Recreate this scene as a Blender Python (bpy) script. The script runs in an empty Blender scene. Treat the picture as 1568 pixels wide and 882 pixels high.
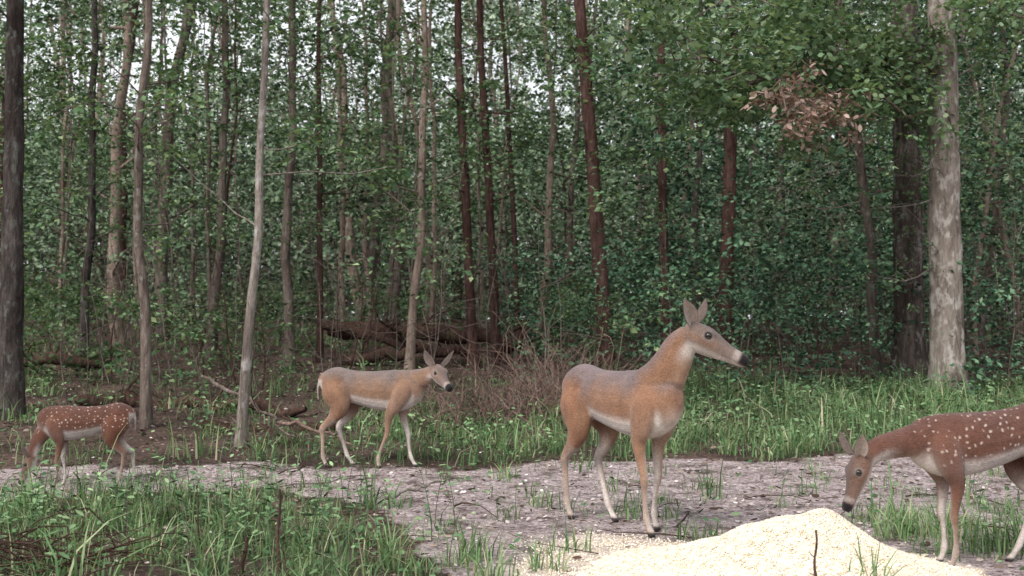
import bpy, bmesh, math, random
import numpy as np
from mathutils import Vector, Matrix
rng = np.random.default_rng(11)
random.seed(5)
scene = bpy.context.scene
COL = scene.collection

# ------------------------------------------------------------------ helpers
def ss(a, b, x):
    t = np.clip((np.asarray(x, float) - a) / (b - a), 0, 1)
    return t * t * (3 - 2 * t)

def wob(x, y, f=1.0, s=0.0):
    return (np.sin(1.7*f*x+.9*f*y+s)+np.sin(-1.1*f*x+2.3*f*y+1.3+s*2)+np.sin(3.1*f*x-1.9*f*y+4.1+s*3)+np.sin(4.3*f*y+2.7*f*x+.4+s))*.25

def g(x, y):
    x = np.asarray(x, float); y = np.asarray(y, float)
    s = np.clip(y-8, 0, None)
    b = np.where(s < 20, .078*s, 1.56+1.2*(1-np.exp(-np.clip(s-20, 0, None)*.065)))
    far = ss(8.5, 14, y)
    return b + wob(x, y, .8)*(.012+.09*far) + .01*wob(x, y, 4., 2.)

class MB:
    def __init__(s): s.V=[]; s.L=[]; s.T=[]; s.M=[]; s.n=0
    def add(s, V, F, mat=0):
        V=np.asarray(V,float); F=np.asarray(F,int)
        s.V.append(V); s.L.append((F+s.n).ravel()); s.T.append(np.full(len(F),F.shape[1])); s.M.append(np.full(len(F),mat)); s.n+=len(V)
    def build(s, name, mats, smooth=False, loc=(0,0,0), parent=None):
        V=np.concatenate(s.V); L=np.concatenate(s.L); T=np.concatenate(s.T); M=np.concatenate(s.M)
        V = V-np.array(loc)
        me=bpy.data.meshes.new(name)
        me.vertices.add(len(V)); me.vertices.foreach_set('co',V.astype(np.float32).ravel())
        me.loops.add(len(L)); me.loops.foreach_set('vertex_index',L.astype(np.int32))
        me.polygons.add(len(T))
        st=np.concatenate([[0],np.cumsum(T)[:-1]])
        me.polygons.foreach_set('loop_start',st.astype(np.int32))
        me.polygons.foreach_set('loop_total',T.astype(np.int32))
        me.polygons.foreach_set('material_index',M.astype(np.int32))
        me.polygons.foreach_set('use_smooth',np.full(len(T),smooth))
        for m in mats: me.materials.append(m)
        me.update(calc_edges=True); me.validate()
        ob=bpy.data.objects.new(name,me); COL.objects.link(ob); ob.location=loc
        if parent is not None:
            ob.parent=parent
        return ob

def tube(mb, P, R, sides=7, mat=0, rough=0.0):
    P=np.asarray(P,float); R=np.asarray(R,float); n=len(P)
    T=np.gradient(P,axis=0); T/=np.linalg.norm(T,axis=1)[:,None]+1e-9
    ref=np.array([1.,0,0]) if abs(T[0,0])<.8 else np.array([0,0,1.])
    S=np.cross(T,ref); S/=np.linalg.norm(S,axis=1)[:,None]+1e-9
    N=np.cross(T,S)
    a=np.linspace(0,2*np.pi,sides,endpoint=False)
    rr=R[:,None]*(1+rough*rng.normal(0,1,(n,sides)))
    V=P[:,None,:]+rr[...,None]*(np.cos(a)[None,:,None]*S[:,None,:]+np.sin(a)[None,:,None]*N[:,None,:])
    i=np.arange(n-1)[:,None]*sides; j=np.arange(sides)[None,:]; k=(j+1)%sides
    F=np.stack([i+j,i+k,i+sides+k,i+sides+j],-1).reshape(-1,4)
    mb.add(V.reshape(-1,3),F,mat)

def unit(v): return v/(np.linalg.norm(v,axis=-1,keepdims=True)+1e-9)

def leaves(mb, P, A, N, L, W, mat=0, hexa=False):
    n=len(P); A=unit(A); B=unit(np.cross(A,N)); N=np.cross(B,A)
    L=np.broadcast_to(L,(n,))[:,None]; W=np.broadcast_to(W,(n,))[:,None]
    if hexa:
        V=np.stack([P,P+A*L*.3+B*W*.42-N*L*.05,P+A*L*.68+B*W*.45-N*L*.08,P+A*L-N*L*.12,P+A*L*.68-B*W*.45-N*L*.02,P+A*L*.3-B*W*.42],1); k=6
    else:
        V=np.stack([P,P+A*L*.45+B*W*.5+N*L*.06,P+A*L-N*L*.05,P+A*L*.45-B*W*.5+N*L*.06],1); k=4
    F=np.arange(n*k).reshape(n,k)
    mb.add(V.reshape(-1,3),F,mat)

def rdir(n, zm=0., zs=.35):
    a=rng.uniform(0,2*np.pi,n)
    return unit(np.stack([np.cos(a),np.sin(a),rng.normal(zm,zs,n)],-1))

def sprays(mb, C, R, ntw, nlf, LL, mat=0, hexa=False, aspect=.6, zm=0., twmat=None, flat=1.0):
    n=len(C); R=np.broadcast_to(R,(n,)); LL=np.broadcast_to(LL,(n,))
    D=rdir(n*ntw,zm,.45)
    Cr=np.repeat(C,ntw,0); Rr=np.repeat(R,ntw)*rng.uniform(.5,1.1,n*ntw); Lr=np.repeat(LL,ntw)
    Cr=Cr+rng.normal(0,.22,(n*ntw,3))*np.repeat(R,ntw)[:,None]*np.array([1,1,flat])
    if twmat is not None:
        E=Cr+D*Rr[:,None]; w=np.cross(D,np.array([0,0,1.])); w=unit(w)*.004
        V=np.stack([Cr-w,Cr+w,E+w*.3,E-w*.3],1).reshape(-1,3)
        mb.add(V,np.arange(len(V)).reshape(-1,4),twmat)
    m=n*ntw*nlf
    Dr=np.repeat(D,nlf,0); t=np.tile(np.linspace(.15,1,nlf),n*ntw)+rng.uniform(-.05,.05,m)
    P=np.repeat(Cr,nlf,0)+Dr*(np.repeat(Rr,nlf)*t)[:,None]
    side=unit(np.cross(Dr,np.array([0,0,1.])))*np.tile(np.where(np.arange(nlf)%2==0,1,-1),n*ntw)[:,None]
    A=unit(Dr*.6+side*.8+rng.normal(0,.4,(m,3))+np.array([0,0,-.2]))
    N=unit(np.array([0,0,1.])+rng.normal(0,.55,(m,3)))
    L=np.repeat(Lr,nlf)*rng.uniform(.6,1.25,m)
    P=P+rng.normal(0,1,(m,3))*L[:,None]*.35
    leaves(mb,P,A,N,L,L*aspect,mat,hexa)

# ------------------------------------------------------------------ materials
def newmat(name):
    m=bpy.data.materials.new(name); m.use_nodes=True; nt=m.node_tree; nt.nodes.clear()
    out=nt.nodes.new('ShaderNodeOutputMaterial'); return m,nt,out
def nd(nt,t,**k):
    n=nt.nodes.new(t)
    for a,b in k.items(): setattr(n,a,b)
    return n
def ramp(nt,src,stops,interp='LINEAR'):
    r=nd(nt,'ShaderNodeValToRGB'); e=r.color_ramp; e.interpolation=interp
    while len(e.elements)<len(stops): e.elements.new(.5)
    for el,(p,c) in zip(e.elements,stops):
        el.position=p; el.color=(*c,1) if len(c)==3 else c
    nt.links.new(src,r.inputs[0]); return r.outputs[0]
def noise(nt,vec,scale,detail=4,rough=.6,dist=0):
    n=nd(nt,'ShaderNodeTexNoise'); n.inputs['Scale'].default_value=scale; n.inputs['Detail'].default_value=detail
    n.inputs['Roughness'].default_value=rough; n.inputs['Distortion'].default_value=dist
    if vec is not None: nt.links.new(vec,n.inputs['Vector'])
    return n.outputs['Fac']
def mix(nt,a,b,f,mode='MIX'):
    m=nd(nt,'ShaderNodeMix',data_type='RGBA',blend_type=mode)
    for s,v in ((0,f),(6,a),(7,b)):
        if isinstance(v,bpy.types.NodeSocket): nt.links.new(v,m.inputs[s])
        else: m.inputs[s].default_value = v if s==0 else ((*v,1) if len(v)==3 else v)
    return m.outputs[2]
def bump(nt,h,strength=.5,dist=.02):
    b=nd(nt,'ShaderNodeBump'); b.inputs['Strength'].default_value=strength; b.inputs['Distance'].default_value=dist
    nt.links.new(h,b.inputs['Height']); return b.outputs[0]
def coords(nt,scale=(1,1,1),rnd=True):
    tc=nd(nt,'ShaderNodeTexCoord'); mp=nd(nt,'ShaderNodeMapping'); mp.inputs['Scale'].default_value=scale
    nt.links.new(tc.outputs['Object'],mp.inputs['Vector'])
    if rnd:
        oi=nd(nt,'ShaderNodeObjectInfo'); mu=nd(nt,'ShaderNodeMath',operation='MULTIPLY'); mu.inputs[1].default_value=50
        nt.links.new(oi.outputs['Random'],mu.inputs[0]); nt.links.new(mu.outputs[0],mp.inputs['Location'])
    return mp.outputs[0]
def prin(nt,out,col,rough=.8,spec=.3,normal=None):
    p=nd(nt,'ShaderNodeBsdfPrincipled')
    if isinstance(col,bpy.types.NodeSocket): nt.links.new(col,p.inputs['Base Color'])
    else: p.inputs['Base Color'].default_value=(*col,1)
    p.inputs['Roughness'].default_value=rough; p.inputs['Specular IOR Level'].default_value=spec
    if normal is not None: nt.links.new(normal,p.inputs['Normal'])
    nt.links.new(p.outputs[0],out.inputs[0]); return p
def diff(nt,out,col,normal=None):
    p=nd(nt,'ShaderNodeBsdfDiffuse'); nt.links.new(col,p.inputs[0])
    if normal is not None: nt.links.new(normal,p.inputs['Normal'])
    nt.links.new(p.outputs[0],out.inputs[0]); return p

def leaf_mat(name,stops,trans=.35,nscale=.7,lo=.55,hi=1.35):
    m,nt,out=newmat(name)
    ge=nd(nt,'ShaderNodeNewGeometry')
    c=ramp(nt,ge.outputs['Random Per Island'],stops)
    v=coords(nt,rnd=False)
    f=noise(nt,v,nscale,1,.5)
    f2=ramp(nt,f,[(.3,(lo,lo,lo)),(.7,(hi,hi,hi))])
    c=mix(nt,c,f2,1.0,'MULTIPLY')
    p=nd(nt,'ShaderNodeBsdfDiffuse'); nt.links.new(c,p.inputs[0])
    if trans<=0:
        nt.links.new(p.outputs[0],out.inputs[0]); return m
    t=nd(nt,'ShaderNodeBsdfTranslucent'); c2=mix(nt,c,(1.3,1.25,.75),1.0,'MULTIPLY'); nt.links.new(c2,t.inputs[0])
    ms=nd(nt,'ShaderNodeMixShader'); ms.inputs[0].default_value=trans
    nt.links.new(p.outputs[0],ms.inputs[1]); nt.links.new(t.outputs[0],ms.inputs[2]); nt.links.new(ms.outputs[0],out.inputs[0])
    return m

def bark_mat(name,c1,c2,c3,lich=.0,lc=(.45,.45,.42),sc=1.0):
    m,nt,out=newmat(name)
    v=coords(nt,(1,1,.22)); v2=coords(nt,(1,1,.6))
    a=noise(nt,v,22*sc,4,.7,.4); b=noise(nt,v2,2.2,2,.6)
    c=ramp(nt,a,[(.3,c1),(.52,c2),(.75,c3)])
    c=mix(nt,c,ramp(nt,b,[(.3,(.6,.57,.55)),(.7,(1.25,1.25,1.2))]),1.0,'MULTIPLY')
    if lich>0:
        l=noise(nt,v2,9,4,.65)
        f=ramp(nt,l,[(.62-lich,(0,0,0)),(.74-lich,(.8,.8,.8))])
        c=mix(nt,c,lc,f)
    diff(nt,out,c,bump(nt,a,1.0,.04)); return m

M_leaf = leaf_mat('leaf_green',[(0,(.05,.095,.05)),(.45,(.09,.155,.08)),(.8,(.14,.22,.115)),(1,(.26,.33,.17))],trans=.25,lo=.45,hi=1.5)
M_leaf_far_hazed = leaf_mat('leaf_far_hazed',[(0,(.20,.26,.20)),(.5,(.31,.38,.285)),(1,(.45,.52,.40))],nscale=.2,lo=.5,hi=1.35,trans=0)  # distance haze painted into the far leaf colour: paler, greyer greens
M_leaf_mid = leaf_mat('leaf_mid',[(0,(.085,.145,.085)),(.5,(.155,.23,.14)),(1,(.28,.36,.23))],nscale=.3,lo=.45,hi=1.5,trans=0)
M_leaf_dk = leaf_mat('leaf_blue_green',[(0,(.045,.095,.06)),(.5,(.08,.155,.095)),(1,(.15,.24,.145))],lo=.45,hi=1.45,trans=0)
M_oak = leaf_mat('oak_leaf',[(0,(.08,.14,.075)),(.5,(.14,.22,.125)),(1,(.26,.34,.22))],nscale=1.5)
M_dead = leaf_mat('dead_leaf',[(0,(.13,.085,.07)),(.5,(.25,.17,.145)),(1,(.42,.32,.28))],trans=.2,nscale=2)
M_litter = leaf_mat('litter_leaf',[(0,(.06,.038,.028)),(.45,(.13,.09,.07)),(.8,(.25,.195,.165)),(1,(.45,.38,.35))],trans=0,nscale=1.2,lo=.6,hi=1.3)
M_litter_pale = leaf_mat('litter_leaf_pale',[(0,(.12,.085,.068)),(.4,(.28,.23,.21)),(.8,(.45,.40,.385)),(1,(.66,.61,.59))],trans=0,nscale=1.2,lo=.7,hi=1.2)
M_grass = leaf_mat('grass_blade',[(0,(.065,.12,.06)),(.4,(.115,.195,.09)),(.72,(.175,.265,.13)),(.88,(.26,.32,.18)),(1,(.42,.36,.27))],trans=.3,nscale=1.3,lo=.6,hi=1.35)
M_weed = leaf_mat('weed_leaf',[(0,(.065,.13,.06)),(.6,(.12,.205,.10)),(1,(.22,.31,.16))],nscale=1,trans=0)
B_dark = bark_mat('bark_red_brown',(.035,.02,.018),(.08,.047,.043),(.14,.093,.086))
B_mid = bark_mat('bark_brown_grey',(.065,.05,.045),(.145,.117,.105),(.24,.205,.187),.05,(.25,.26,.23))
B_dgrey = bark_mat('bark_dark_grey',(.028,.024,.024),(.062,.053,.051),(.115,.10,.098),.06,(.14,.15,.137))
B_tan = bark_mat('bark_tan',(.15,.112,.093),(.27,.21,.18),(.37,.305,.27),.05,(.40,.37,.34))
B_pale = bark_mat('bark_pale_grey',(.11,.09,.083),(.21,.182,.168),(.31,.278,.26),.08,(.36,.34,.325))
B_big = bark_mat('bark_lichen',(.11,.088,.08),(.235,.20,.18),(.36,.32,.295),.12,(.45,.42,.39),.7)
B_bigdk = bark_mat('bark_rough_dark',(.03,.024,.023),(.085,.068,.062),(.19,.155,.145),.08,(.23,.215,.205),.6)
B_log = bark_mat('bark_log',(.03,.02,.018),(.07,.043,.037),(.13,.092,.08),.03,(.08,.12,.05))
B_twig = bark_mat('bark_dead_twig',(.10,.068,.06),(.20,.14,.122),(.31,.235,.21))

def ground_material():
    m,nt,out=newmat('forest_floor')
    v=coords(nt,rnd=False)
    at=nd(nt,'ShaderNodeVertexColor',layer_name='mask'); sp=nd(nt,'ShaderNodeSeparateColor'); nt.links.new(at.outputs[0],sp.inputs[0])
    n1=noise(nt,v,26,5,.8); n2=noise(nt,v,5,4,.65); n3=noise(nt,v,75,2,.7); n4=noise(nt,v,1.6,2,.6)
    litter=ramp(nt,n1,[(.3,(.036,.027,.023)),(.5,(.10,.074,.064)),(.68,(.21,.165,.145))])
    litter=mix(nt,litter,ramp(nt,n4,[(.35,(.6,.6,.6)),(.65,(1.3,1.2,1.2))]),1.0,'MULTIPLY')
    pathc=ramp(nt,n1,[(.32,(.12,.095,.088)),(.45,(.31,.265,.26)),(.56,(.48,.43,.43)),(.7,(.74,.69,.68))])
    pathc=mix(nt,pathc,ramp(nt,n2,[(.34,(.42,.38,.36)),(.47,(.95,.9,.9)),(.66,(1.3,1.23,1.24))]),1.0,'MULTIPLY')
    pathc=mix(nt,pathc,ramp(nt,n3,[(.36,(.58,.56,.56)),(.5,(1,1,1)),(.66,(1.3,1.3,1.3))]),1.0,'MULTIPLY')
    soil=ramp(nt,n1,[(.3,(.035,.033,.022)),(.6,(.11,.097,.07)),(.8,(.23,.195,.155))])
    corn=ramp(nt,n3,[(.3,(.50,.39,.33)),(.6,(.76,.66,.59))])
    def edge(ch,lo=.35,hi=.65):
        a=nd(nt,'ShaderNodeMath',operation='ADD'); nt.links.new(sp.outputs[ch],a.inputs[0])
        b=nd(nt,'ShaderNodeMath',operation='SUBTRACT'); nt.links.new(n2,b.inputs[0]); b.inputs[1].default_value=.5
        c=nd(nt,'ShaderNodeMath',operation='MULTIPLY'); nt.links.new(b.outputs[0],c.inputs[0]); c.inputs[1].default_value=1.6
        nt.links.new(c.outputs[0],a.inputs[1])
        return ramp(nt,a.outputs[0],[(lo,(0,0,0)),(hi,(1,1,1))])
    c=mix(nt,litter,soil,edge(1)); c=mix(nt,c,pathc,edge(0)); c=mix(nt,c,corn,edge(2,.3,.65))
    diff(nt,out,c,bump(nt,n1,1.0,.045)); return m
M_ground=ground_material()

def far_edge(x): return 8.75+.17*np.clip(x,0,8)+.12*np.sin(2.1*x)+.08*np.sin(5*x)
def near_edge(x): return 7.6-3.8*ss(-1.3,.3,x)+.2*np.sin(2.7*x+1)+.14*np.sin(6*x)
def path_mask(x,y): return ss(-.25,.2,y-near_edge(x))*(1-ss(-.2,.25,y-far_edge(x)))
def corn_mask(x,y):
    r=np.sqrt(((x-.7)/.82)**2+((y-4.9)/1.05)**2)+.20*wob(x,y,3.,1.)
    r2=np.sqrt(((x-1.42)/.82)**2+((y-4.8)/.62)**2)+.12*wob(x,y,4.,2.)
    return np.clip((1-ss(.7,1.15,r))*.8+(1-ss(.75,1.05,r2)),0,1)
def grass_density(x,y):
    p=path_mask(x,y); c=corn_mask(x,y)
    clump=.06+.90*ss(-.25,.3,wob(x,y,2.6,.7)+.7*wob(x,y,6.5,2.7))
    fgl=ss(-.1,.25,near_edge(x)-y)*clump
    fgl=fgl*(1-.5*ss(-1.0,0.1,x))
    mid_=ss(0,.35,y-far_edge(x))
    right=mid_*ss(.5,1.3,x)*(1-ss(13.5,16.5,y))*(.25+.75*ss(-.45,.1,wob(x,y,1.9,1.7)+.4*wob(x,y,5,.7)))
    mid=mid_*ss(-2.4,-1.4,x)*(1-ss(.5,1.3,x))*(1-ss(10.8,13.5,y))*.7*ss(-.4,.2,wob(x,y,2.1,3.)+.1)
    left=mid_*(1-ss(-2.4,-1.4,x))*.28*ss(.1,.5,wob(x,y,1.9,5.)+.1)
    deep=ss(13,18,y)*.28*ss(-.1,.4,wob(x,y,.5,1.))
    rf=ss(1.95,2.15,x)*ss(4.9,5.2,y)*(1-ss(6.1,6.6,y))*.45
    strip=p*.26*ss(.15,.5,wob(x,y,2.7,2.))
    d=fgl+right+mid+left+deep+rf+strip
    return np.clip(d,0,1)*(1-.98*ss(.2,.6,c))

def build_ground():
    n=360
    t=np.linspace(-1,1,n)
    X=4.95*np.sinh(t*4.4); Y=7+5.0*np.sinh(t*4.4)
    xx,yy=np.meshgrid(X,Y,indexing='ij'); zz=g(xx,yy)
    V=np.stack([xx,yy,zz],-1).reshape(-1,3)
    i=np.arange(n-1)[:,None]*n; j=np.arange(n-1)[None,:]
    F=np.stack([i+j,i+n+j,i+n+j+1,i+j+1],-1).reshape(-1,4)
    mb=MB(); mb.add(V,F); ob=mb.build('ground',[M_ground],True)
    me=ob.data; x=V[:,0]; y=V[:,1]
    p=path_mask(x,y); gr=grass_density(x,y); c=corn_mask(x,y)
    arr=np.stack([p,np.clip(gr*1.0,0,1),c,np.ones_like(p)],-1).astype(np.float32)
    ca=me.color_attributes.new('mask','FLOAT_COLOR','POINT'); ca.data.foreach_set('color',arr.ravel())
build_ground()

# ------------------------------------------------------------------ grass
def fan(n,y0,y1,u=.60,off=1.0):
    y=np.sqrt(rng.uniform(y0*y0,y1*y1,n)); x=rng.uniform(-1,1,n)*(u*y+off*.5); return x,y
def blades(mb,x,y,L,W,bend,mat=0,spread=.03):
    n=len(x); a=rng.uniform(0,2*np.pi,n)
    d=np.stack([np.cos(a),np.sin(a),np.zeros(n)],-1); s=np.stack([-np.sin(a),np.cos(a),np.zeros(n)],-1)
    z=g(x,y)-.01; P=np.stack([x,y,z],-1)+d*spread*rng.uniform(0,1,n)[:,None]
    up=np.array([0,0,1.]); rows=[]
    for t in (0,.4,.75,1.):
        c=P+up*(L*(t-.5*bend*t*t))[:,None]+d*(L*bend*t*t*.85)[:,None]
        w=(W*(1-t)**.6*.5)[:,None]
        if t<1: rows+= [c-s*w,c+s*w]
        else: rows.append(c)
    V=np.stack(rows,1).reshape(-1,3); b=(np.arange(n)*7)[:,None]
    Q=np.concatenate([b+np.array([[0,1,3,2]]),b+np.array([[2,3,5,4]])],0)
    T=b+np.array([[4,5,6]])
    V0=mb.n; mb.add(V,Q,mat)
    mb.L.append((T+V0).ravel()); mb.T.append(np.full(n,3)); mb.M.append(np.full(n,mat))
mb=MB()
def tufts(ncand,y0,y1,nb,Lr,Wr,spr=.06):
    x,y=fan(ncand,y0,y1); k=rng.uniform(0,1,ncand)<grass_density(x,y); x,y=x[k],y[k]
    sc=rng.uniform(.4,1.1,len(x))*(.75+.6*ss(-.3,.5,wob(x,y,3.3,4.)))*np.where(rng.uniform(0,1,len(x))<.10,1.8,1)
    x=np.repeat(x,nb)+rng.normal(0,spr,len(x)*nb); y=np.repeat(y,nb)+rng.normal(0,spr,len(y)*nb); sc=np.repeat(sc,nb)
    n=len(x); L=rng.uniform(*Lr,n)*sc; blades(mb,x,y,L,rng.uniform(*Wr,n)*(.6+.5*sc),rng.uniform(.15,1.25,n))
tufts(3700,4.2,8.5,15,(.08,.27),(.004,.011))
tufts(8000,8.5,15.5,11,(.10,.34),(.006,.015),.10)
tufts(1800,15.5,28,9,(.15,.4),(.02,.03),.2)
def bigtuft(x,y,n,L,W=.010,spr=.05):
    xs=x+rng.normal(0,spr,n); ys=y+rng.normal(0,spr,n)
    blades(mb,xs,ys,rng.uniform(.5,1.1,n)*L,np.full(n,W),rng.uniform(.2,1.1,n))
for x,y,n,L in ((-.57,4.95,45,.36),(-.95,5.3,40,.3),(-1.35,4.8,40,.34),(-2.15,9.0,40,.42),(.30,5.45,22,.22),(1.52,4.42,22,.30),(.16,4.95,30,.22),
                (1.40,4.4,10,.2),(.95,6.45,22,.2),(2.35,5.7,50,.3),(2.6,5.5,45,.32),(2.15,5.9,40,.25),(-.2,5.2,40,.3),(-.1,4.7,30,.25),(-1.8,5.2,50,.32),(-2.3,5.9,50,.32),
                (4.3,10.3,60,.5),(3.6,9.6,60,.45),(5.2,11,60,.5),(.2,6.9,30,.2),(-.05,8.3,30,.2),(-3.0,6.6,40,.3),(-2.6,7.2,40,.25),(-1.7,6.4,40,.25),(1.9,9.4,50,.35),(2.6,9.8,50,.4)):
    bigtuft(x,y,n,L)
mb.build('grass',[M_grass])

mb=MB(); x,y=fan(34000,4.3,17); k=rng.uniform(0,1,len(x))<np.clip(grass_density(x,y)*.9+.08,0,1)*(1-corn_mask(x,y)); x,y=x[k],y[k]; n=len(x)
h=rng.uniform(.01,.2,n)*ss(4,9,y)+.02; P=np.stack([x,y,g(x,y)+h],-1)
leaves(mb,P,rdir(n,.1,.3),unit(np.array([0,0,1.])+rng.normal(0,.4,(n,3))),rng.uniform(.02,.065,n)*(1+ss(8,12,y)*.4),rng.uniform(.012,.034,n)*(1+ss(8,12,y)*.4),0,True)
for i in range(430):
    x,y=fan(1,4.5,14.5); x,y=float(x[0]),float(y[0])
    if i<160: y=random.uniform(4.5,7); x=random.uniform(-2.9,-.2)
    if grass_density(x,y)<.15: continue
    hh=random.uniform(.15,.46); z=float(g(x,y)); P=np.array([(x+.2*hh*math.sin(i)*t*t,y,z+hh*t) for t in np.linspace(0,1,6)])
    tube(mb,P,np.linspace(.003,.0012,6),4,1 if i%3 else 0)
    m=random.randint(7,14); t=rng.uniform(.25,1,m); Q=np.stack([np.interp(t,np.linspace(0,1,6),P[:,a]) for a in range(3)],-1)
    leaves(mb,Q,rdir(m,.2,.3),unit(np.array([0,0,1.])+rng.normal(0,.3,(m,3))),rng.uniform(.03,.07,m),rng.uniform(.010,.025,m),0,True)
mb.build('weeds',[M_weed,B_mid])

mb=MB(); x,y=fan(70000,4.2,22)
pm=path_mask(x,y); k=rng.uniform(0,1,len(x))<(.45+.55*pm)*(1-.6*grass_density(x,y))*(1-.9*corn_mask(x,y))*(.35+.65*ss(-.5,.3,wob(x,y,2.2,6.))); x,y,pm=x[k],y[k],pm[k]
n=len(x); P=np.stack([x,y,g(x,y)+rng.uniform(.003,.02,n)],-1); Nn=unit(np.array([0,0,1.])+rng.normal(0,.35,(n,3))); L=rng.uniform(.02,.065,n)
pale=(rng.uniform(0,1,n)<pm*.6+.10)
A=rdir(n,0,.15)
for mi,kk in ((0,~pale),(1,pale)):
    leaves(mb,P[kk],A[kk],Nn[kk],L[kk]*(1 if mi==0 else .6),L[kk]*.45,mi,True)
mb.build('leaf_litter',[M_litter,M_litter_pale])

# ------------------------------------------------------------------ twigs / logs / brush
def curve(p0,p1,n=6,amp=.1):
    p0=np.array(p0,float); p1=np.array(p1,float); t=np.linspace(0,1,n)[:,None]
    L=np.linalg.norm(p1-p0); off=rng.normal(0,1,3)*amp*L
    return p0+(p1-p0)*t+np.sin(t*np.pi)*off+rng.normal(0,.015,(n,3))*L*np.minimum(1,t*4)
mb=MB()
for i in range(520):
    x,y=fan(1,4.3,20); x=x[0];y=y[0]
    if grass_density(x,y)>.6 and random.random()<.6: continue
    a=random.uniform(0,6.28); L=random.uniform(.1,.7)
    x2=x+math.cos(a)*L; y2=y+math.sin(a)*L; r=random.uniform(.002,.007)
    P=curve((x,y,g(x,y)+.01),(x2,y2,g(x2,y2)+random.uniform(.01,.05)),5,.05); P[:,2]=np.minimum(P[:,2],g(P[:,0],P[:,1])+.07)
    tube(mb,P,np.linspace(r,r*.4,5),5)
for i in range(70):
    x=random.uniform(-2.6,-1.9); y=random.uniform(4.5,5.1); a=random.uniform(-.5,.5)+random.choice([0,3.14]); L=random.uniform(.2,.7)
    tube(mb,curve((x,y,random.uniform(.01,.12)),(x+math.cos(a)*L,y+math.sin(a)*L,random.uniform(.0,.22)),6,.1),np.linspace(.005,.002,6),5)
mb.build('fallen_twigs',[B_log])
mb=MB()
for i in range(520):
    cx,cy,hz=random.choice([(.45,11.6,1),(.5,11.8,1.15),(.2,11.2,.9),(-.5,11.3,.8),(-.9,10.9,.6),(.7,12.,1.),(-.1,11.6,.9)])
    x=cx+random.gauss(0,.3); y=cy+random.gauss(0,.35); z=g(x,y); a=random.uniform(0,6.28); e=random.uniform(.2,1.3); L=random.uniform(.4,1.15)*hz
    r=random.uniform(.003,.008)
    tube(mb,curve((x,y,z),(x+math.cos(a)*math.cos(e)*L,y+math.sin(a)*math.cos(e)*L,z+math.sin(e)*L),7,.15),np.linspace(r,r*.35,7),5)
mb.build('brush_pile',[B_twig])
def log(name,p0,p1,r0,r1,mat,n=14,amp=.03,stubs=4):
    mb=MB(); P=curve(p0,p1,n,amp); R=np.linspace(r0,r1,n)*rng.uniform(.9,1.1,n); R[0]*=.6; R[-1]*=.5
    tube(mb,P,R,12,0,.05)
    for i in range(stubs):
        k=random.randint(1,n-2); d=rdir(1,.6,.4)[0]; L=random.uniform(.3,1.2)
        tube(mb,curve(P[k],P[k]+d*L,6,.1),np.linspace(r1*.35,.006,6),6)
    mb.build(name,[mat],True)
log('fallen_log',(-3.3,18.9,1.42),(.2,18.3,1.18),.17,.12,B_log,stubs=6,amp=.01)
log('fallen_log',(-3.4,18.5,1.52),(-1.7,18.4,1.02),.10,.07,B_log,amp=.02)
log('fallen_log',(-2.9,18.0,.85),(-.6,18.1,1.05),.11,.07,B_log,amp=.02)
log('fallen_log',(-5.2,12.6,.45),(-2.4,11.9,.42),.09,.06,B_log)
log('fallen_log',(-3.2,10.9,.28),(-1.7,10.7,.30),.07,.05,B_log,stubs=1)
log('fallen_branch',(-3.3,11.2,.75),(-2.0,9.7,.2),.022,.012,B_mid,stubs=1)
log('fallen_branch',(-2.2,9.9,.35),(-1.35,9.4,.12),.02,.008,B_twig,stubs=0)
log('fallen_branch',(-.85,7.0,.03),(-.35,7.5,.12),.012,.006,B_pale,stubs=0)
log('fallen_log',(-11,17,1.0),(-6,16,.8),.12,.09,B_log)
def stem(x,y,h,r,lx=0):
    mb=MB(); P=np.array([(x+lx*t*h+.006*math.sin(9*t),y,g(x,y)-.03+h*t) for t in np.linspace(0,1,9)])
    tube(mb,P,np.linspace(r,r*.5,9),7,0,.08); 
    for k in (3,5,6):
        d=rdir(1,.7,.2)[0]; tube(mb,curve(P[k],P[k]+d*.03,3,.05),[r*.35,r*.3,r*.1],5)
    mb.build('dead_stem',[B_log],True,(x,y,float(g(x,y))))
stem(-1.01,4.6,.43,.010); stem(-1.15,4.5,.25,.016,.1); stem(-.92,4.5,.2,.008,-.3); stem(1.25,4.38,.30,.008); stem(-1.42,4.9,.42,.005,-.1)

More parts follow.
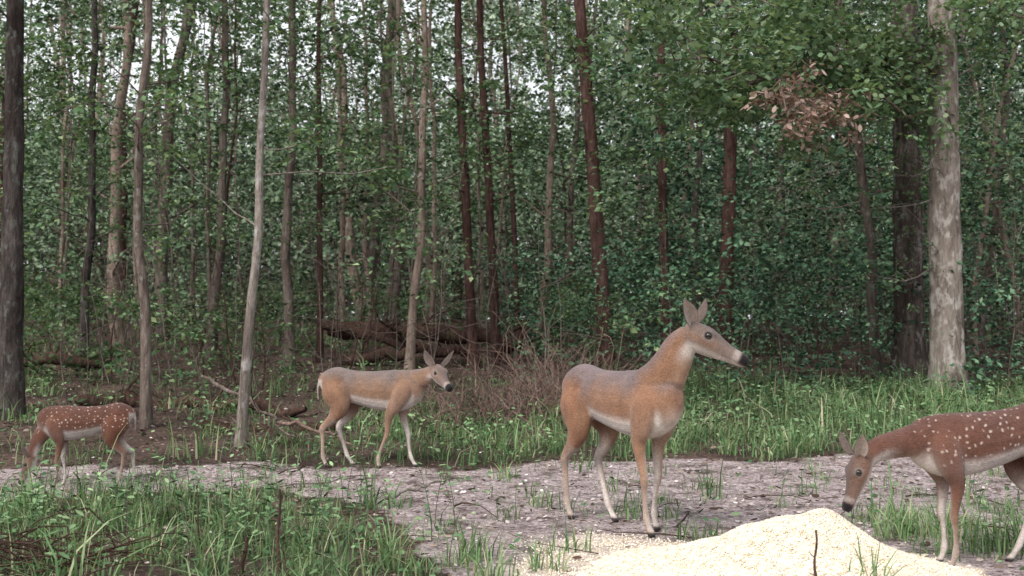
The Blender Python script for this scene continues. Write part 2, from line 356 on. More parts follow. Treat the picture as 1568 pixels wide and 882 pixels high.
# ------------------------------------------------------------------ trees
def tree(name,x,y,lean,r,h,bark,leafm,twigs=8,low=2.2,crown=True,leafs=.11,wobl=.05,crownz=.62,ny=0.0,twl=1.1):
    mb=MB(); z0=float(g(x,y)); n=int(h/.3)+2; zz=np.linspace(-.15,h,n)
    ph=random.uniform(0,6); wx=wobl*(np.sin(zz*.8+ph)+.5*np.sin(zz*1.9+ph*2)-math.sin(ph)-.5*math.sin(ph*2))+wobl*.25*np.sin(zz*4.3+ph)
    wy=wobl*(np.sin(zz*.7+ph*3)-math.sin(ph*3))
    P=np.stack([x+lean*zz+wx*np.clip(zz/2,0,1),y+ny*zz+wy*np.clip(zz/2,0,1),z0+zz],-1)
    R=r*(1-.72*np.clip(zz/h,0,1))+r*.45*np.exp(-np.clip(zz,0,9)/.22)
    tube(mb,P,R,16 if r>.1 else 10,0,.04)
    def at(z): return np.array([np.interp(z,zz,P[:,0]),np.interp(z,zz,P[:,1]),z0+z]),np.interp(z,zz,R)
    C=[];CR=[]
    for i in range(twigs):
        z=random.uniform(low,min(h*.6,9)); p,rr=at(z); d=rdir(1,.35,.3)[0]; L=random.uniform(.4,1.3)*twl
        q=curve(p,p+d*L,6,.12); tube(mb,q,np.linspace(min(rr*.25,.014),.003,6),5)
        if random.random()<.85: C.append(q[-1]);CR.append(random.uniform(.2,.45)); 
        if random.random()<.6: C.append(q[3]);CR.append(random.uniform(.2,.4))
    if C: sprays(mb,np.array(C),np.array(CR),5,7,leafs*.8,1,twmat=0)
    if crown:
        C=[]
        nl=int(6+r*25)
        for i in range(nl):
            z=h*random.uniform(crownz,1.0); p,rr=at(z); d=rdir(1,.5,.25)[0]; L=random.uniform(1.,2.4)*(1.25-.5*z/h)
            q=curve(p,p+d*L,7,.1); tube(mb,q,np.linspace(min(rr*.5,.06),.008,7),5)
            C+=[q[-1],q[-3]+rng.normal(0,.3,3)]
            d2=unit(d+rng.normal(0,.6,3)); q2=curve(q[3],q[3]+d2*L*.6,5,.1); tube(mb,q2,np.linspace(.02,.005,5),4); C+=[q2[-1]]
        sprays(mb,np.array(C),.8,5,6,.17,1)
    return mb.build(name,[bark,leafm],True,(x,y,z0))
T=[
('oak_tree',-5.47,11.5,-.008,.125,12,B_dgrey),
('maple_tree',-6.92,17,0,.075,11,B_dgrey),
('maple_tree',-3.81,11,-.02,.055,9,B_mid),
('maple_tree',-5.71,20,.018,.10,13,B_mid),
('beech_sapling',-2.50,9.75,.030,.047,8,B_pale),
('maple_tree',-3.80,18,-.014,.09,13,B_mid),
('pine_tree',-3.38,18.5,-.01,.06,12,B_dark),
('maple_tree',-4.16,26,-.036,.08,13,B_tan),
('maple_tree',-3.51,26,-.03,.07,12,B_tan),
('maple_tree',-2.67,24,-.028,.10,14,B_mid),
('maple_tree',-1.70,17.5,.027,.08,12,B_tan),
('maple_tree',-1.70,22,-.005,.06,12,B_tan),
('pine_tree',-.62,17,-.044,.085,14,B_dark),
('pine_tree',-.25,18,-.048,.085,14,B_dark),
('pine_tree',.14,21,-.05,.065,13,B_dark),
('maple_tree',-.74,27,0,.065,13,B_tan),
('pine_tree',1.45,16,-.065,.12,15,B_dark),
('pine_tree',2.79,19,-.01,.10,14,B_dark),
('pine_tree',3.75,18.5,.03,.14,15,B_dark),
('maple_tree',3.85,22,.02,.08,12,B_mid),
('maple_tree',5.54,16,-.08,.085,12,B_mid),
('oak_tree',5.89,15.6,.01,.23,16,B_bigdk),
('oak_tree',5.78,14,.012,.225,16,B_big),
('maple_tree',-7.2,14,.01,.07,12,B_dgrey),
]
for t in T:
    big=t[4]>.12
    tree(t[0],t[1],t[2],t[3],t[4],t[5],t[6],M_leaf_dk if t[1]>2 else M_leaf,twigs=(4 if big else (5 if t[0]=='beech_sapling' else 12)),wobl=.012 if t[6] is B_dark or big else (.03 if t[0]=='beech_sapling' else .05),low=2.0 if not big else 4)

mb=MB(); C=[]
def bough(p0,p1,r,n=10,sub=9,spr=1.0):
    P=curve(p0,p1,n,.07); tube(mb,P,np.linspace(r,.008,n),7)
    for i in range(sub):
        k=random.randint(2,n-1); d=unit((P[-1]-P[0])*.25/np.linalg.norm(P[-1]-P[0])+rdir(1,-.05,.35)[0]*.6); L=random.uniform(.4,1.1)*spr
        q=curve(P[k],P[k]+d*L,6,.1); tube(mb,q,np.linspace(r*.25,.003,6),5); C.extend([q[-1],q[-2],q[3]])
bough((5.8,14,5.2),(1.7,11.6,4.4),.045,14,26,1.2)
bough((5.8,14,4.7),(2.4,11.8,4.1),.035,12,18)
bough((5.8,14,6.2),(2.4,12.2,5.2),.045,12,18,1.2)
bough((5.9,14,6.0),(7.4,12.8,4.7),.03,10,10)
bough((5.9,15.6,5.0),(3.6,14.0,4.4),.045,10,16,1.3)
C=np.array(C); k=C[:,2]>3.45
sprays(mb,C[k],.45,6,8,.10,1,True,.6,twmat=0)
mb.build('oak_bough',[B_mid,M_oak])
mb=MB(); C=[]
P=curve((5.8,14,4.25),(2.75,11.1,3.9),12,.03); tube(mb,P,np.linspace(.022,.005,12),6)
for i in range(22):
    k=random.randint(8,11); q=curve(P[k],P[k]+np.array([random.uniform(-.4,.45),random.uniform(-.35,.1),random.uniform(-.60,.15)]),6,.12); tube(mb,q,np.linspace(.007,.002,6),4); C+=[q[-1]]+([q[-3]] if i%2 else [])
sprays(mb,np.array(C),.17,5,4,.09,1,True,.5,zm=-.6)
mb.build('dead_leaf_branch',[B_twig,M_dead])
mb=MB()
for i in range(18):
    z=random.uniform(2.0,5.5); s=np.array([5.8,14.0,z]) if i%2 else np.array([5.6,16,z]); a=random.uniform(2.2,4.1); L=random.uniform(.6,1.8)
    e=s+np.array([math.cos(a)*L,math.sin(a)*L*.6,random.uniform(-.5,.4)]); P=curve(s,e,8,.12); tube(mb,P,np.linspace(.012,.003,8),5)
    for j in range(5):
        k=random.randint(2,6); tube(mb,curve(P[k],P[k]+rdir(1,0,.5)[0]*random.uniform(.2,.6),5,.1),np.linspace(.005,.002,5),4)
mb.build('dead_branches',[B_pale])

mb=MB(); bm=[B_mid,B_tan,B_dark,B_pale]
for i in range(210):
    y=random.uniform(20,62); x=random.uniform(-.62,.62)*y+random.uniform(-2,2)
    if i%4==0: x=-abs(x)*.9
    r=random.choice([.02,.025,.035,.045,.07,.12])*(1+y/90); h=random.uniform(9,18); z=float(g(x,y)); ln=random.gauss(0,.075); zz=np.linspace(-.1,h,14)
    ph=random.uniform(0,6); P=np.stack([x+ln*zz+.14*np.sin(zz*.7+ph)+.06*np.sin(zz*1.7+ph),y+0*zz,z+zz],-1); m=random.choices([0,1,2,3],[.38,.32,.08,.22])[0]
    tube(mb,P,r*(1-.6*zz/h),7,m)
    for j in range(7):
        k=random.randint(2,10); q=curve(P[k],P[k]+rdir(1,.5,.3)[0]*random.uniform(.6,2),5,.1); tube(mb,q,np.linspace(r*.3,.008,5),4,m)
for i in range(380):
    y=random.uniform(12,32); x=random.uniform(-.62,.62)*y
    if x>1 and y<14: continue
    r=random.uniform(.005,.015); h=random.uniform(1.0,4.0); z=float(g(x,y)); ln=random.gauss(0,.13); zz=np.linspace(-.05,h,9)
    P=np.stack([x+ln*zz+.06*np.sin(zz*1.3+i)+.03*np.sin(zz*4+i*2),y+random.gauss(0,.05)*zz,z+zz],-1); tube(mb,P,r*(1-.75*zz/h),5,random.choice([0,0,2,0]))
    for j in range(6):
        k=random.randint(2,7); tube(mb,curve(P[k],P[k]+rdir(1,.4,.3)[0]*random.uniform(.3,.9),5,.14),np.linspace(r*.4,.003,5),4,0)
mb.build('distant_trees',bm,True)

def foliage(name,n,y0,y1,h0,h1,R,LL,mat,ntw=6,nlf=9,xr=(-.64,.64),keep=None,hp=1.0,twm=False):
    y=np.sqrt(rng.uniform(y0**2,y1**2,n)); x=rng.uniform(*xr,n)*y; h=h0+(h1-h0)*rng.uniform(0,1,n)**hp
    u=x/y; k=~((u>-.20)&(u<.02)&(y<19)&(h<1.3))
    if keep is not None: k&=keep(x,y,h)
    x,y,h=x[k],y[k],h[k]
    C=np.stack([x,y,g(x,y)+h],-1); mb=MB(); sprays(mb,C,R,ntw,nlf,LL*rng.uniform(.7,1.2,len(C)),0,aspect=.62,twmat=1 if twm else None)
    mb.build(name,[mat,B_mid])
R01=lambda x: rng.uniform(0,1,len(x))
foliage('understory_foliage',1350,11.5,20,.6,8,.6,.08,M_leaf,keep=lambda x,y,h:(R01(x)<(.35+.65*ss(1.5,3.5,h))*(.2+.8*ss(-.35,.15,wob(x,h*1.3,.9,2.)))),twm=True)
foliage('understory_foliage',2800,18,34,.5,12,.95,.135,M_leaf_mid,twm=True,keep=lambda x,y,h:(R01(x)<(.35+.65*ss(1.5,3.5,h))*(.25+.75*ss(-.35,.15,wob(x,h,.5,4.)))))
foliage('understory_foliage',950,16,30,1.2,10,.9,.12,M_leaf_dk,xr=(.12,.64))
foliage('shrub_thicket',600,13.5,26,.1,1.9,.6,.09,M_leaf_dk,xr=(-.02,.64),twm=True)
foliage('shrub_thicket',480,13,28,.05,1.3,.5,.09,M_leaf,xr=(-.64,.1),twm=True)
gap=lambda x,y,h:(R01(x)<1-ss(.15,.27,h/y)*(.80-.62*ss(.0,.2,x/y))*ss(-.4,.1,wob(x/y*9,h/y*9,1.3,1.)+.1))
foliage('distant_foliage',2300,34,56,.5,18,1.6,.25,M_leaf_far_hazed,keep=gap)
foliage('distant_foliage',1900,32,48,.3,7,1.5,.24,M_leaf_mid)
foliage('distant_foliage',2900,56,85,.5,26,2.6,.48,M_leaf_far_hazed,keep=gap)
foliage('distant_foliage',1800,60,90,.3,13,2.4,.50,M_leaf_far_hazed)

# ------------------------------------------------------------------ corn pile
def corn_material():
    m,nt,out=newmat('corn_kernel')
    ge=nd(nt,'ShaderNodeNewGeometry'); c=ramp(nt,ge.outputs['Random Per Island'],[(0,(.52,.42,.29)),(.5,(.74,.66,.53)),(1,(.82,.77,.68))])
    prin(nt,out,c,.5,.3); return m
def corn_base():
    m,nt,out=newmat('corn_mass'); v=coords(nt,rnd=False)
    vo=nd(nt,'ShaderNodeTexVoronoi'); vo.inputs['Scale'].default_value=85; nt.links.new(v,vo.inputs['Vector'])
    c=ramp(nt,vo.outputs['Distance'],[(.0,(.80,.75,.65)),(.6,(.70,.62,.48)),(1,(.45,.35,.23))])
    c=mix(nt,c,ramp(nt,noise(nt,v,7,3,.6),[(.3,(.84,.82,.80)),(.7,(1.08,1.08,1.08))]),1.0,'MULTIPLY')
    prin(nt,out,c,.6,.3,bump(nt,vo.outputs['Distance'],-.7,.01)); return m
def corn_h(x,y):
    dx=x-1.40; rx=np.where(dx<0,.52,.34); r=np.sqrt((dx/rx)**2+((y-4.88)/.38)**2)
    return .29*np.exp(-r**1.5)*(1+.10*wob(x,y,9.,1.)+.10*wob(x,y,4.,3.))+.03*np.exp(-(((x-.85)/.35)**2+((y-4.9)/.4)**2)**1.5)
xs=np.linspace(.2,2.4,170); ys=np.linspace(3.6,6.0,170); xx,yy=np.meshgrid(xs,ys,indexing='ij')
zz=g(xx,yy)+corn_h(xx,yy)-.016+.006*wob(xx,yy,30.)+.004*wob(xx,yy,60.,1.)
i=np.arange(169)[:,None]*170; j=np.arange(169)[None,:]
mb=MB(); mb.add(np.stack([xx,yy,zz],-1).reshape(-1,3),np.stack([i+j,i+170+j,i+171+j,i+j+1],-1).reshape(-1,4),0)
pile=mb.build('corn_pile',[corn_base()],True)
n=26000; x=np.concatenate([rng.normal(1.35,.33,n//2),rng.uniform(0,2.1,n//2)]); y=np.concatenate([rng.normal(4.9,.28,n//2),rng.uniform(4.2,6.0,n//2)])
k=rng.uniform(0,1,n)<np.maximum(corn_mask(x,y)**1.5,.012); x,y=x[k],y[k]; n=len(x)
hh=corn_h(x,y); z=g(x,y)+np.maximum(hh-.016,0)+.003
O=np.array([[1,0,0],[-1,0,0],[0,1,0],[0,-1,0],[0,0,1],[0,0,-1]])*np.array([.0075,.005,.0035])
q=rng.normal(0,1,(n,4)); q/=np.linalg.norm(q,axis=1)[:,None]; w_,a_,b_,c_=q.T
Rm=np.stack([1-2*(b_*b_+c_*c_),2*(a_*b_-c_*w_),2*(a_*c_+b_*w_),2*(a_*b_+c_*w_),1-2*(a_*a_+c_*c_),2*(b_*c_-a_*w_),2*(a_*c_-b_*w_),2*(b_*c_+a_*w_),1-2*(a_*a_+b_*b_)],-1).reshape(-1,3,3)
V=np.einsum('nij,kj->nki',Rm,O)+np.stack([x,y,z],-1)[:,None,:]
Fo=np.array([[0,2,4],[2,1,4],[1,3,4],[3,0,4],[2,0,5],[1,2,5],[3,1,5],[0,3,5]])
mb=MB(); mb.add(V.reshape(-1,3),(np.arange(n)[:,None,None]*6+Fo[None]).reshape(-1,3),0)
mb.build('kernels',[corn_material()],True,parent=pile)

# ------------------------------------------------------------------ deer
def fur_material(name,spots):
    m,nt,out=newmat(name)
    at=nd(nt,'ShaderNodeVertexColor',layer_name='coat'); v=coords(nt,rnd=False)
    n1=noise(nt,v,9,4,.65); vs=coords(nt,(50,170,120),False); n2=noise(nt,vs,1.2,4,.75)
    c=mix(nt,at.outputs[0],ramp(nt,n1,[(.3,(.78,.76,.76)),(.7,(1.2,1.2,1.22))]),1.0,'MULTIPLY')
    c=mix(nt,c,ramp(nt,n2,[(.3,(.6,.59,.58)),(.7,(1.34,1.34,1.34))]),1.0,'MULTIPLY')
    if spots:
        dv=nd(nt,'ShaderNodeVectorMath',operation='ADD'); nz=nd(nt,'ShaderNodeTexNoise'); nz.inputs['Scale'].default_value=25; nt.links.new(v,nz.inputs['Vector'])
        sc=nd(nt,'ShaderNodeVectorMath',operation='SCALE'); sc.inputs['Scale'].default_value=.03; nt.links.new(nz.outputs['Color'],sc.inputs[0]); nt.links.new(v,dv.inputs[0]); nt.links.new(sc.outputs[0],dv.inputs[1])
        vo=nd(nt,'ShaderNodeTexVoronoi'); vo.inputs['Scale'].default_value=spots; vo.inputs['Randomness'].default_value=.75; nt.links.new(dv.outputs[0],vo.inputs['Vector'])
        f=ramp(nt,vo.outputs['Distance'],[(.13,(.75,.75,.75)),(.30,(0,0,0))])
        a2=nd(nt,'ShaderNodeVertexColor',layer_name='spotmask'); f=mix(nt,f,a2.outputs[0],1.0,'MULTIPLY')
        c=mix(nt,c,(.50,.41,.35),f)
    p=prin(nt,out,c,.75,.12,bump(nt,n2,.8,.008))
    p.inputs['Sheen Weight'].default_value=.15; p.inputs['Sheen Roughness'].default_value=.4; p.inputs['Sheen Tint'].default_value=(.85,.88,1,1)
    return m
def simple(name,c,r,s=.5):
    m,nt,out=newmat(name); v=coords(nt,rnd=False); n=noise(nt,v,60,3,.6)
    prin(nt,out,mix(nt,c,ramp(nt,n,[(.3,(.75,.75,.75)),(.7,(1.2,1.2,1.2))]),1.0,'MULTIPLY'),r,s); return m
M_eye=simple('deer_eye',(.010,.007,.006),.12,.6); M_ein=simple('ear_inner',(.33,.27,.245),.8,.1)
M_eout=simple('ear_outer',(.095,.073,.064),.8,.1)

def catmull(A,sub=5):
    A=np.asarray(A,float); n=len(A); P=np.vstack([2*A[0]-A[1],A,2*A[-1]-A[-2]]); out=[]
    for i in range(n-1):
        p0,p1,p2,p3=P[i],P[i+1],P[i+2],P[i+3]
        for k in range(sub):
            t=k/sub; out.append(.5*((2*p1)+(-p0+p2)*t+(2*p0-5*p1+4*p2-p3)*t*t+(-p0+3*p1-3*p2+p3)*t**3))
    out.append(A[-1]); return np.array(out)
def loft(rows,part,V,F,S,ring=20):
    D=catmull(rows); P=D[:,:3]; a=np.clip(D[:,3],.004,9); b=np.clip(D[:,4],.004,9)
    T=unit(np.gradient(P,axis=0)); s=unit(D[:,5:8]); N=unit(np.cross(T,s)); s=unit(np.cross(N,T))
    th=np.linspace(0,2*np.pi,ring,endpoint=False); n=len(P); base=len(V)
    R=P[:,None]+a[:,None,None]*np.cos(th)[None,:,None]*s[:,None]+b[:,None,None]*np.sin(th)[None,:,None]*N[:,None]
    V.extend(R.reshape(-1,3).tolist())
    for i in range(n-1):
        for j in range(ring):
            k=(j+1)%ring; F.append((base+i*ring+j,base+i*ring+k,base+(i+1)*ring+k,base+(i+1)*ring+j))
    F.append(tuple(base+j for j in range(ring))[::-1]); F.append(tuple(base+(n-1)*ring+j for j in range(ring)))
    tt=np.linspace(0,1,n)
    for i in range(n): S.append((P[i],T[i],s[i],N[i],a[i],b[i],part,tt[i]))
Yv=(0,1,0)
def deer(name,loc,yaw,scale,neck,poll,hyaw,hpitch,legs,hs=1.0,pal=None,spots=0,slim=1.0,earpose=(.6,.75,-.35),belly=1.0,pitch=0.0,lt=.9,el=.155):
    V=[];F=[];S=[]
    tr=[(-.505,.735,.03,.05),(-.485,.745,.075,.10),(-.44,.752,.105,.140),(-.35,.755,.122,.165),(-.22,.742,.118,.150),(-.06,.718,.136,.165),(.10,.703,.142,.186),(.23,.706,.126,.192),(.34,.73,.103,.17),(.43,.755,.073,.125),(.475,.765,.035,.06)]
    loft([(x,0,z+pitch*(-x),a*slim,b*belly,*Yv) for x,z,a,b in tr],0,V,F,S)
    hd=np.array([math.cos(hpitch)*math.cos(hyaw),math.cos(hpitch)*math.sin(hyaw),math.sin(hpitch)])
    hside=np.array([-math.sin(hyaw),math.cos(hyaw),0]); hn=np.cross(hd,hside); poll=np.array(poll)
    nk=list(neck); rows=[]
    m=len(nk)
    for i,(x,y,z,a,b) in enumerate(nk):
        w=i/m; sv=np.array(Yv)*(1-w)+hside*w; rows.append((x,y,z,a,b,*sv))
    e=poll+hd*.015*hs-hn*.015; rows.append((*e,.045*hs,.055*hs,*hside))
    loft(rows,1,V,F,S)
    H=[(-.025,.035,.038,-.006),(.0,.05,.056,-.008),(.04,.058,.066,-.01),(.09,.060,.070,-.013),(.135,.049,.062,-.017),(.18,.037,.050,-.02),(.235,.031,.040,-.022),(.28,.0295,.035,-.022),(.305,.027,.030,-.02),(.320,.018,.020,-.018)]
    loft([(*(poll+hd*d*hs+hn*o*hs),a*hs,b*hs,*hside) for d,a,b,o in H],2,V,F,S)
    for sg in (1,-1):
        loft([(*(poll+(hd*d+hn*o+hside*sg*q)*hs),a*hs,a*hs,*hside) for d,o,q,a in ((.06,.034,.034,.008),(.085,.036,.042,.014),(.11,.032,.040,.013),(.135,.02,.034,.006))],2,V,F,S,10)
    FL=[(.27,.78,.10,.052,.05),(.285,.68,.094,.060,.086),(.26,.57,.070,.048,.094),(.235,.49,.046,.034,.092),(.245,.40,.032,.026,.088),(.26,.325,.025,.0235,.086),(.262,.29,.025,.023,.086),(.257,.24,.0175,.0165,.085),(.257,.15,.0165,.0155,.084),(.262,.095,.022,.0205,.084),(.278,.05,.0165,.0175,.084),(.292,.025,.023,.022,.084),(.305,.0,.025,.023,.084)]
    HL=[(-.35,.80,.12,.05,.05),(-.335,.70,.140,.066,.084),(-.30,.60,.120,.062,.095),(-.30,.52,.086,.050,.096),(-.355,.44,.048,.034,.092),(-.415,.385,.034,.025,.09),(-.437,.345,.031,.0235,.088),(-.430,.29,.021,.019,.087),(-.42,.19,.0175,.017,.086),(-.41,.10,.023,.0205,.085),(-.39,.055,.0165,.0175,.085),(-.375,.025,.023,.022,.085),(-.36,.0,.025,.023,.085)]
    for part,L,sg,dx,dy,bend in ((3,FL,1,*legs[0]),(3,FL,-1,*legs[1]),(4,HL,1,*legs[2]),(4,HL,-1,*legs[3])):
        zt=L[0][1]; rows=[]
        for x,z,b,a,y in L:
            w=np.clip((zt-.12-z)/(zt-.12),0,1); kn=math.exp(-((z-(.31 if part==3 else .45))/.14)**2)*bend
            th=1 if z>.5 else lt+(1-lt)*(z/.5)
            rows.append((x+dx*w+kn,sg*(y*slim+dy*w*1.0),z+pitch*(.3 if part==4 else -.25)*(z/.8),a*th,b*th,*Yv))
        loft(rows,part,V,F,S,16)
    pz=pitch*.5
    loft([(-.47,0,.84+pz,.025,.02,*Yv),(-.512,0,.79+pz,.030,.018,*Yv),(-.53,0,.72+pz,.028,.014,*Yv),(-.532,0,.65+pz,.018,.010,*Yv),(-.53,0,.61+pz,.006,.006,*Yv)],5,V,F,S,12)
    me=bpy.data.meshes.new(name); me.from_pydata([tuple(v) for v in V],[],F); me.update()
    b=bmesh.new(); b.from_mesh(me); bmesh.ops.recalc_face_normals(b,faces=b.faces); b.to_mesh(me); b.free()
    ob=bpy.data.objects.new('tmp',me); COL.objects.link(ob)
    r=ob.modifiers.new('r','REMESH'); r.mode='VOXEL'; r.voxel_size=.0068; r.use_smooth_shade=True
    s=ob.modifiers.new('s','SMOOTH'); s.factor=.5; s.iterations=3
    dg=bpy.context.evaluated_depsgraph_get(); nm=bpy.data.meshes.new_from_object(ob.evaluated_get(dg)); bpy.data.objects.remove(ob)
    nv=len(nm.vertices); co=np.empty(nv*3); nm.vertices.foreach_get('co',co); co=co.reshape(-1,3)
    P=np.array([s[0] for s in S]);Tt=np.array([s[1] for s in S]);Ss=np.array([s[2] for s in S]);Nn=np.array([s[3] for s in S])
    A=np.array([s[4] for s in S]);B=np.array([s[5] for s in S]);PT=np.array([s[6] for s in S]);TT=np.array([s[7] for s in S])
    best=np.empty(nv,int)
    for i in range(0,nv,4000):
        d=co[i:i+4000,None,:]-P[None]; dt=(d*Tt[None]).sum(-1)/(.35*(A+B))[None]; ds=(d*Ss[None]).sum(-1)/A[None]; dn=(d*Nn[None]).sum(-1)/B[None]
        best[i:i+4000]=np.argmin(dt*dt+ds*ds+dn*dn,1)
    d=co-P[best]; lat=(d*Ss[best]).sum(-1)/A[best]; nr=(d*Nn[best]).sum(-1)/B[best]; pt=PT[best]; t=TT[best]
    zb=co[:,2]+pitch*co[:,0]
    pal=pal or {}; coat=np.array(pal.get('coat',(.235,.128,.078))); grey=np.array(pal.get('back',(.15,.122,.124))); white=np.array((.54,.49,.455)); leg=np.array(pal.get('leg',(.32,.215,.155))); dark=np.array((.07,.055,.05))
    c=np.tile(coat,(nv,1)); spot=np.zeros(nv)
    def mx(mask,col,w):
        w=(w*mask)[:,None]; c[:]=c*(1-w)+np.array(col)*w
    trk=(pt==0)|((pt==4)&(t<.3))|((pt==3)&(t<.25))
    bl=.03*np.sin(co[:,0]*17+co[:,1]*9)+.02*np.sin(co[:,0]*31+2)
    mid=np.exp(-((co[:,0]+.08)/.22)**2)
    mx(trk,grey,ss(.74-.07*mid,.88,zb+bl)*.9)
    mx(trk&(co[:,0]<-.25),coat*np.array([.92,.82,.74]),(1-ss(.76,.86,zb))*.7)
    mx(trk,coat*1.35,np.exp(-((zb-.60)/.06)**2)*np.exp(-((co[:,0]-.0)/.2)**2)*.6)
    mx(trk,coat*.60,np.exp(-((co[:,0]+.20)/.045)**2)*np.exp(-((zb-.64)/.12)**2)*.6)
    mx(trk,coat*.60,np.exp(-((co[:,0]-.15)/.03)**2)*np.exp(-((zb-.65)/.12)**2)*.5)
    mx((pt==0),white,ss(.30,.65,-nr)*(co[:,0]<.40)*.95)
    mx((pt==0),white,(co[:,0]<-.47)*(zb<.80)*.7)
    mx((pt==0)|(pt==3)&(t<.4),white,np.exp(-(np.hypot(co[:,1],co[:,2]-.58)/.08)**2)*(co[:,0]>.2)*.85)
    nk_=(pt==1); mx(nk_,np.array(coat)*1.02,.4*np.ones(nv)); mx(nk_,grey,ss(.1,.9,nr)*.7)
    mx(nk_,white,ss(.0,.55,-nr)*ss(.5,.8,t)*.9); mx(nk_,leg*1.15,ss(.3,.85,-nr)*.7*(1-ss(.5,.7,t)))
    fl=(pt==3)|(pt==4)
    mx(fl,leg,ss(.25,.55,t)); inner=-np.sign(co[:,1])*lat
    mx(fl,white,ss(-.1,.55,inner)*ss(.2,.4,t)*.95)
    mx(fl,white*.85,ss(.5,.8,t)*.45)
    mx((pt==3),coat*.7,ss(.2,.8,nr*-1)*ss(.4,.6,t)*.4)
    mx((pt==4)&(t>.3)&(t<.55),white,ss(.2,.8,nr)*.4)
    mx((pt==4),dark*1.8,np.exp(-((t-.52)/.05)**2)*.4)
    spot=trk*ss(.56,.66,zb)*(1-ss(.4,.7,-nr*(pt==0)))+((pt==1)&(t<.45)&(nr>-.2))*.9
    spot[(co[:,0]>.42)&(pt==0)]=0
    hdm=(pt==2); face=np.array(pal.get('face',(.18,.135,.115)))
    hl=((co-poll)@hd)/hs; hn_=((co-poll)@hn)/hs
    mx(hdm,face,np.ones(nv)); mx(hdm,dark,ss(.0,.035,hn_-(.03-.17*hl))*(.5+.4*ss(.12,.25,hl))); mx(hdm,coat*1.1,np.exp(-((hn_+.02)/.02)**2)*(hl<.16)*.5)
    mx(hdm,white,(1-ss(-.058,-.040,hn_))*.95)
    mx(pt==5,white,ss(.0,.7,np.abs(lat))*.5); mx(pt==5,white,(t>.75)*.8)
    ne=len(nm.edges); E=np.empty(ne*2,int); nm.edges.foreach_get('vertices',E); E=E.reshape(-1,2)
    deg=np.bincount(E.ravel(),minlength=nv)[:,None]+1e-6
    def sm(arr,it):
        for _ in range(it):
            a=np.zeros_like(arr); np.add.at(a,E[:,0],arr[E[:,1]]); np.add.at(a,E[:,1],arr[E[:,0]]); arr=.4*arr+.6*a/deg
        return arr
    c[:]=sm(c.copy(),8); spot=sm(np.stack([spot]*3,-1),4)
    eyes=[poll+hd*.098*hs+hside*sg*.050*hs+hn*.016*hs for sg in (1,-1)]
    for e in eyes:
        de=np.linalg.norm(co-e,axis=1)/hs; mx(hdm,white*.8,(1-ss(.022,.034,de))*.35)
        mx(hdm,dark*.4,(1-ss(.017,.024,de)))
    mx(hdm,white*.8,ss(.232,.25,hl)*(1-ss(.266,.276,hl))*.4*ss(-.02,.01,-hn_+.015))
    mx(hdm,(.012,.010,.010),ss(.272,.282,hl)*ss(-.048,-.038,hn_))
    mx(hdm&(hl>.19)&(hl<.30),dark*.5,np.exp(-((hn_+.040)/.003)**2)*.7)
    mx(fl,(.03,.025,.022),1-ss(.022,.034,co[:,2]))
    c[:]=sm(c.copy(),1)
    for nm_,arr in (('coat',c),('spotmask',spot)):
        ca=nm.color_attributes.new(nm_,'FLOAT_COLOR','POINT'); ca.data.foreach_set('color',np.concatenate([arr,np.ones((nv,1))],1).astype(np.float32).ravel())
    nm.materials.clear(); nm.materials.append(fur_material(name+'_fur',spots))
    nm.polygons.foreach_set('use_smooth',np.ones(len(nm.polygons),bool))
    nm.name=name; body=bpy.data.objects.new(name,nm); COL.objects.link(body)
    for sg in (1,-1):
        ep=earpose if sg==1 or len(earpose)<6 else earpose[3:]
        ax=unit(hside*sg*ep[0]+hn*ep[1]+hd*ep[2]); op=unit(hd*.75+hside*sg*.55); op=unit(op-ax*(op@ax)); la=np.cross(ax,op)
        base=poll+hd*.012*hs+hside*sg*.040*hs+hn*.034*hs
        nu,nv2=9,12; vv=[];ff=[]
        for i in range(nv2):
            q=i/(nv2-1); w=hs*np.interp(q,[0,.12,.35,.55,.75,.9,1],[.020,.030,.039,.036,.026,.012,.002])
            for j in range(nu):
                u=(j/(nu-1)*2-1); vv.append(tuple(base+ax*q*el*hs+la*u*w+op*((abs(u)**1.6)*w*.85*(1-.4*q)-.012*hs+.02*q*q)))
        for i in range(nv2-1):
            for j in range(nu-1): k=i*nu+j; ff.append((k,k+1,k+nu+1,k+nu))
        em=bpy.data.meshes.new('ear'); em.from_pydata(vv,[],ff); em.update(); em.materials.append(M_ein); em.materials.append(M_eout)
        em.polygons.foreach_set('use_smooth',np.ones(len(ff),bool))
        nrm=np.mean([np.array(p.normal) for p in em.polygons],0)
        if nrm@op<0: em.flip_normals()
        eo=bpy.data.objects.new('ear',em); COL.objects.link(eo); eo.parent=body
        so=eo.modifiers.new('s','SOLIDIFY'); so.thickness=.005; so.offset=-1; so.material_offset=1; so.material_offset_rim=1
        su=eo.modifiers.new('u','SUBSURF'); su.levels=1; su.render_levels=1
    for e,sg in zip(eyes,(1,-1)):
        b=bmesh.new(); bmesh.ops.create_uvsphere(b,u_segments=20,v_segments=12,radius=.0165*hs); em=bpy.data.meshes.new('eye'); b.to_mesh(em); b.free()
        em.materials.append(M_eye); em.polygons.foreach_set('use_smooth',np.ones(len(em.polygons),bool))
        eo=bpy.data.objects.new('eye',em); COL.objects.link(eo); eo.location=e-hside*sg*.004; eo.parent=body
    body.scale=(scale,)*3; body.rotation_euler=(0,0,yaw); body.location=(loc[0],loc[1],float(g(*loc))-.004)
    return body
r_=math.radians
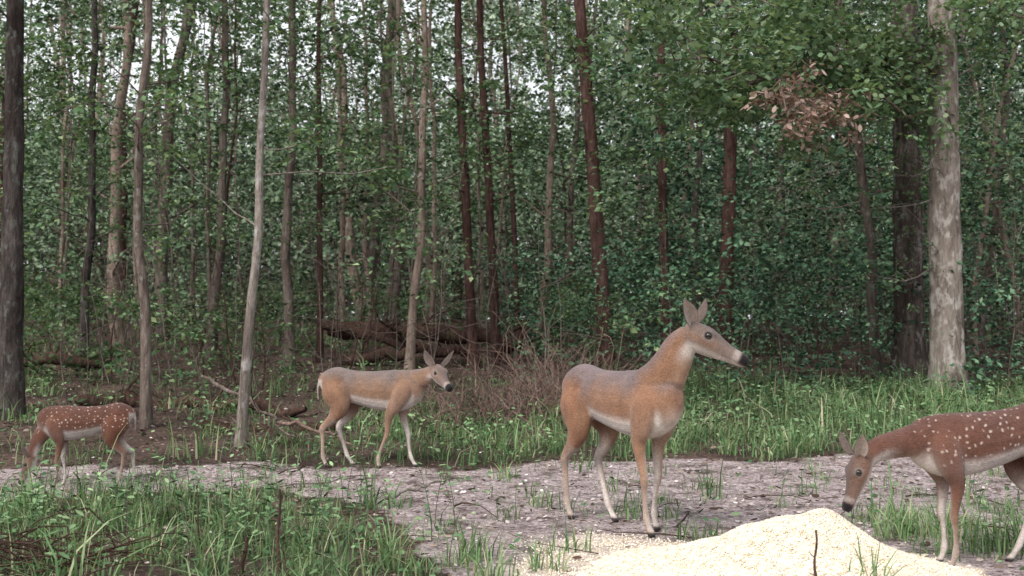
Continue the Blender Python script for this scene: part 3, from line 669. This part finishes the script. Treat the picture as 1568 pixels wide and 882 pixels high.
deer('white_tailed_doe',(.64,6.12),r_(-57),1.02,
     [(.24,0,.77,.095,.145),(.345,0,.835,.08,.134),(.425,.0,.93,.065,.108),(.482,.01,1.02,.055,.088)],
     (.525,.03,1.105),r_(43),r_(-26),
     [(-.10,0,0),(.04,.0,0),(.20,0,.01),(-.02,0,0)],hs=1.10,slim=.94,earpose=(.4,.85,-.1,.8,.75,-.75))
deer('white_tailed_doe',(-1.15,8.75),r_(-10),.90,
     [(.26,0,.74,.09,.135),(.38,0,.79,.075,.11),(.48,0,.83,.06,.085),(.55,-.01,.865,.052,.07)],
     (.60,-.03,.905),r_(-50),r_(-28),
     [(.09,0,0),(-.22,0,.01),(.16,0,0),(-.05,0,0)],hs=1.08,slim=.92,earpose=(.62,.85,-.25),el=.165,pal=dict(coat=(.225,.138,.093),back=(.155,.126,.118),face=(.21,.15,.125)))
fp=dict(coat=(.135,.062,.042),back=(.10,.048,.036),leg=(.22,.138,.095),face=(.16,.10,.076))
deer('white_tailed_fawn',(2.25,5.02),r_(188),.83,
     [(.26,0,.72,.09,.13),(.40,.01,.72,.07,.10),(.54,.03,.70,.057,.080),(.68,.06,.675,.05,.068)],
     (.79,.08,.635),r_(5),r_(-66),
     [(-.02,0,0),(-.05,.02,0),(.02,0,0),(.20,0,0)],hs=.98,slim=.88,spots=27,pal=fp,earpose=(.5,.55,-.75),belly=.95,pitch=.09)
deer('white_tailed_fawn',(-3.22,7.95),r_(196),.68,
     [(.26,0,.72,.09,.13),(.37,.0,.65,.07,.10),(.45,.0,.55,.055,.078),(.50,.0,.44,.047,.062)],
     (.525,.0,.345),r_(0),r_(-66),
     [(.0,0,0),(-.08,.0,0),(.02,0,0),(-.14,0,0)],hs=1.0,slim=.95,spots=24,pal=fp,earpose=(.6,.5,-.6))

# ------------------------------------------------------------------ light, world, camera
w=bpy.data.worlds.new('World'); scene.world=w; w.use_nodes=True; nt=w.node_tree; bg=nt.nodes['Background']
sk=nt.nodes.new('ShaderNodeTexSky'); sk.sky_type='NISHITA'; sk.sun_disc=False; sk.sun_elevation=r_(46); sk.sun_rotation=math.atan2(-.55,-.75)
sk.dust_density=8; sk.air_density=1.0; bg.inputs[1].default_value=.15
tc=nt.nodes.new('ShaderNodeTexCoord'); cn=nt.nodes.new('ShaderNodeTexNoise'); cn.inputs['Scale'].default_value=2.5; cn.inputs['Detail'].default_value=4
nt.links.new(tc.outputs['Generated'],cn.inputs['Vector'])
f=ramp(nt,cn.outputs['Fac'],[(.3,(.7,.7,.7)),(.65,(.95,.95,.95))])
cm=mix(nt,sk.outputs[0],(9.6,9.9,10.3),f); nt.links.new(cm,bg.inputs[0])
sl=bpy.data.lights.new('sun','SUN'); sl.energy=4.0; sl.angle=r_(22); sl.color=(1,.95,.9); so=bpy.data.objects.new('sun',sl); COL.objects.link(so)
e=r_(46); hv=Vector((-.55,-.75,0)).normalized(); so.rotation_euler=(-(Vector((hv.x*math.cos(e),hv.y*math.cos(e),math.sin(e))))).to_track_quat('-Z','Y').to_euler(); so.location=(-4,-8,12)
cam=bpy.data.cameras.new('camera'); co_=bpy.data.objects.new('camera',cam); COL.objects.link(co_); co_.location=(0,0,1.0); co_.rotation_euler=(r_(90+3.53),0,0)
cam.sensor_width=36; cam.lens=36.9; cam.clip_end=2000; cam.clip_start=.05; scene.camera=co_
cam.dof.use_dof=True; cam.dof.focus_distance=6.6; cam.dof.aperture_fstop=3.5
scene.view_settings.view_transform='Standard'; scene.view_settings.look='None'; scene.view_settings.exposure=0
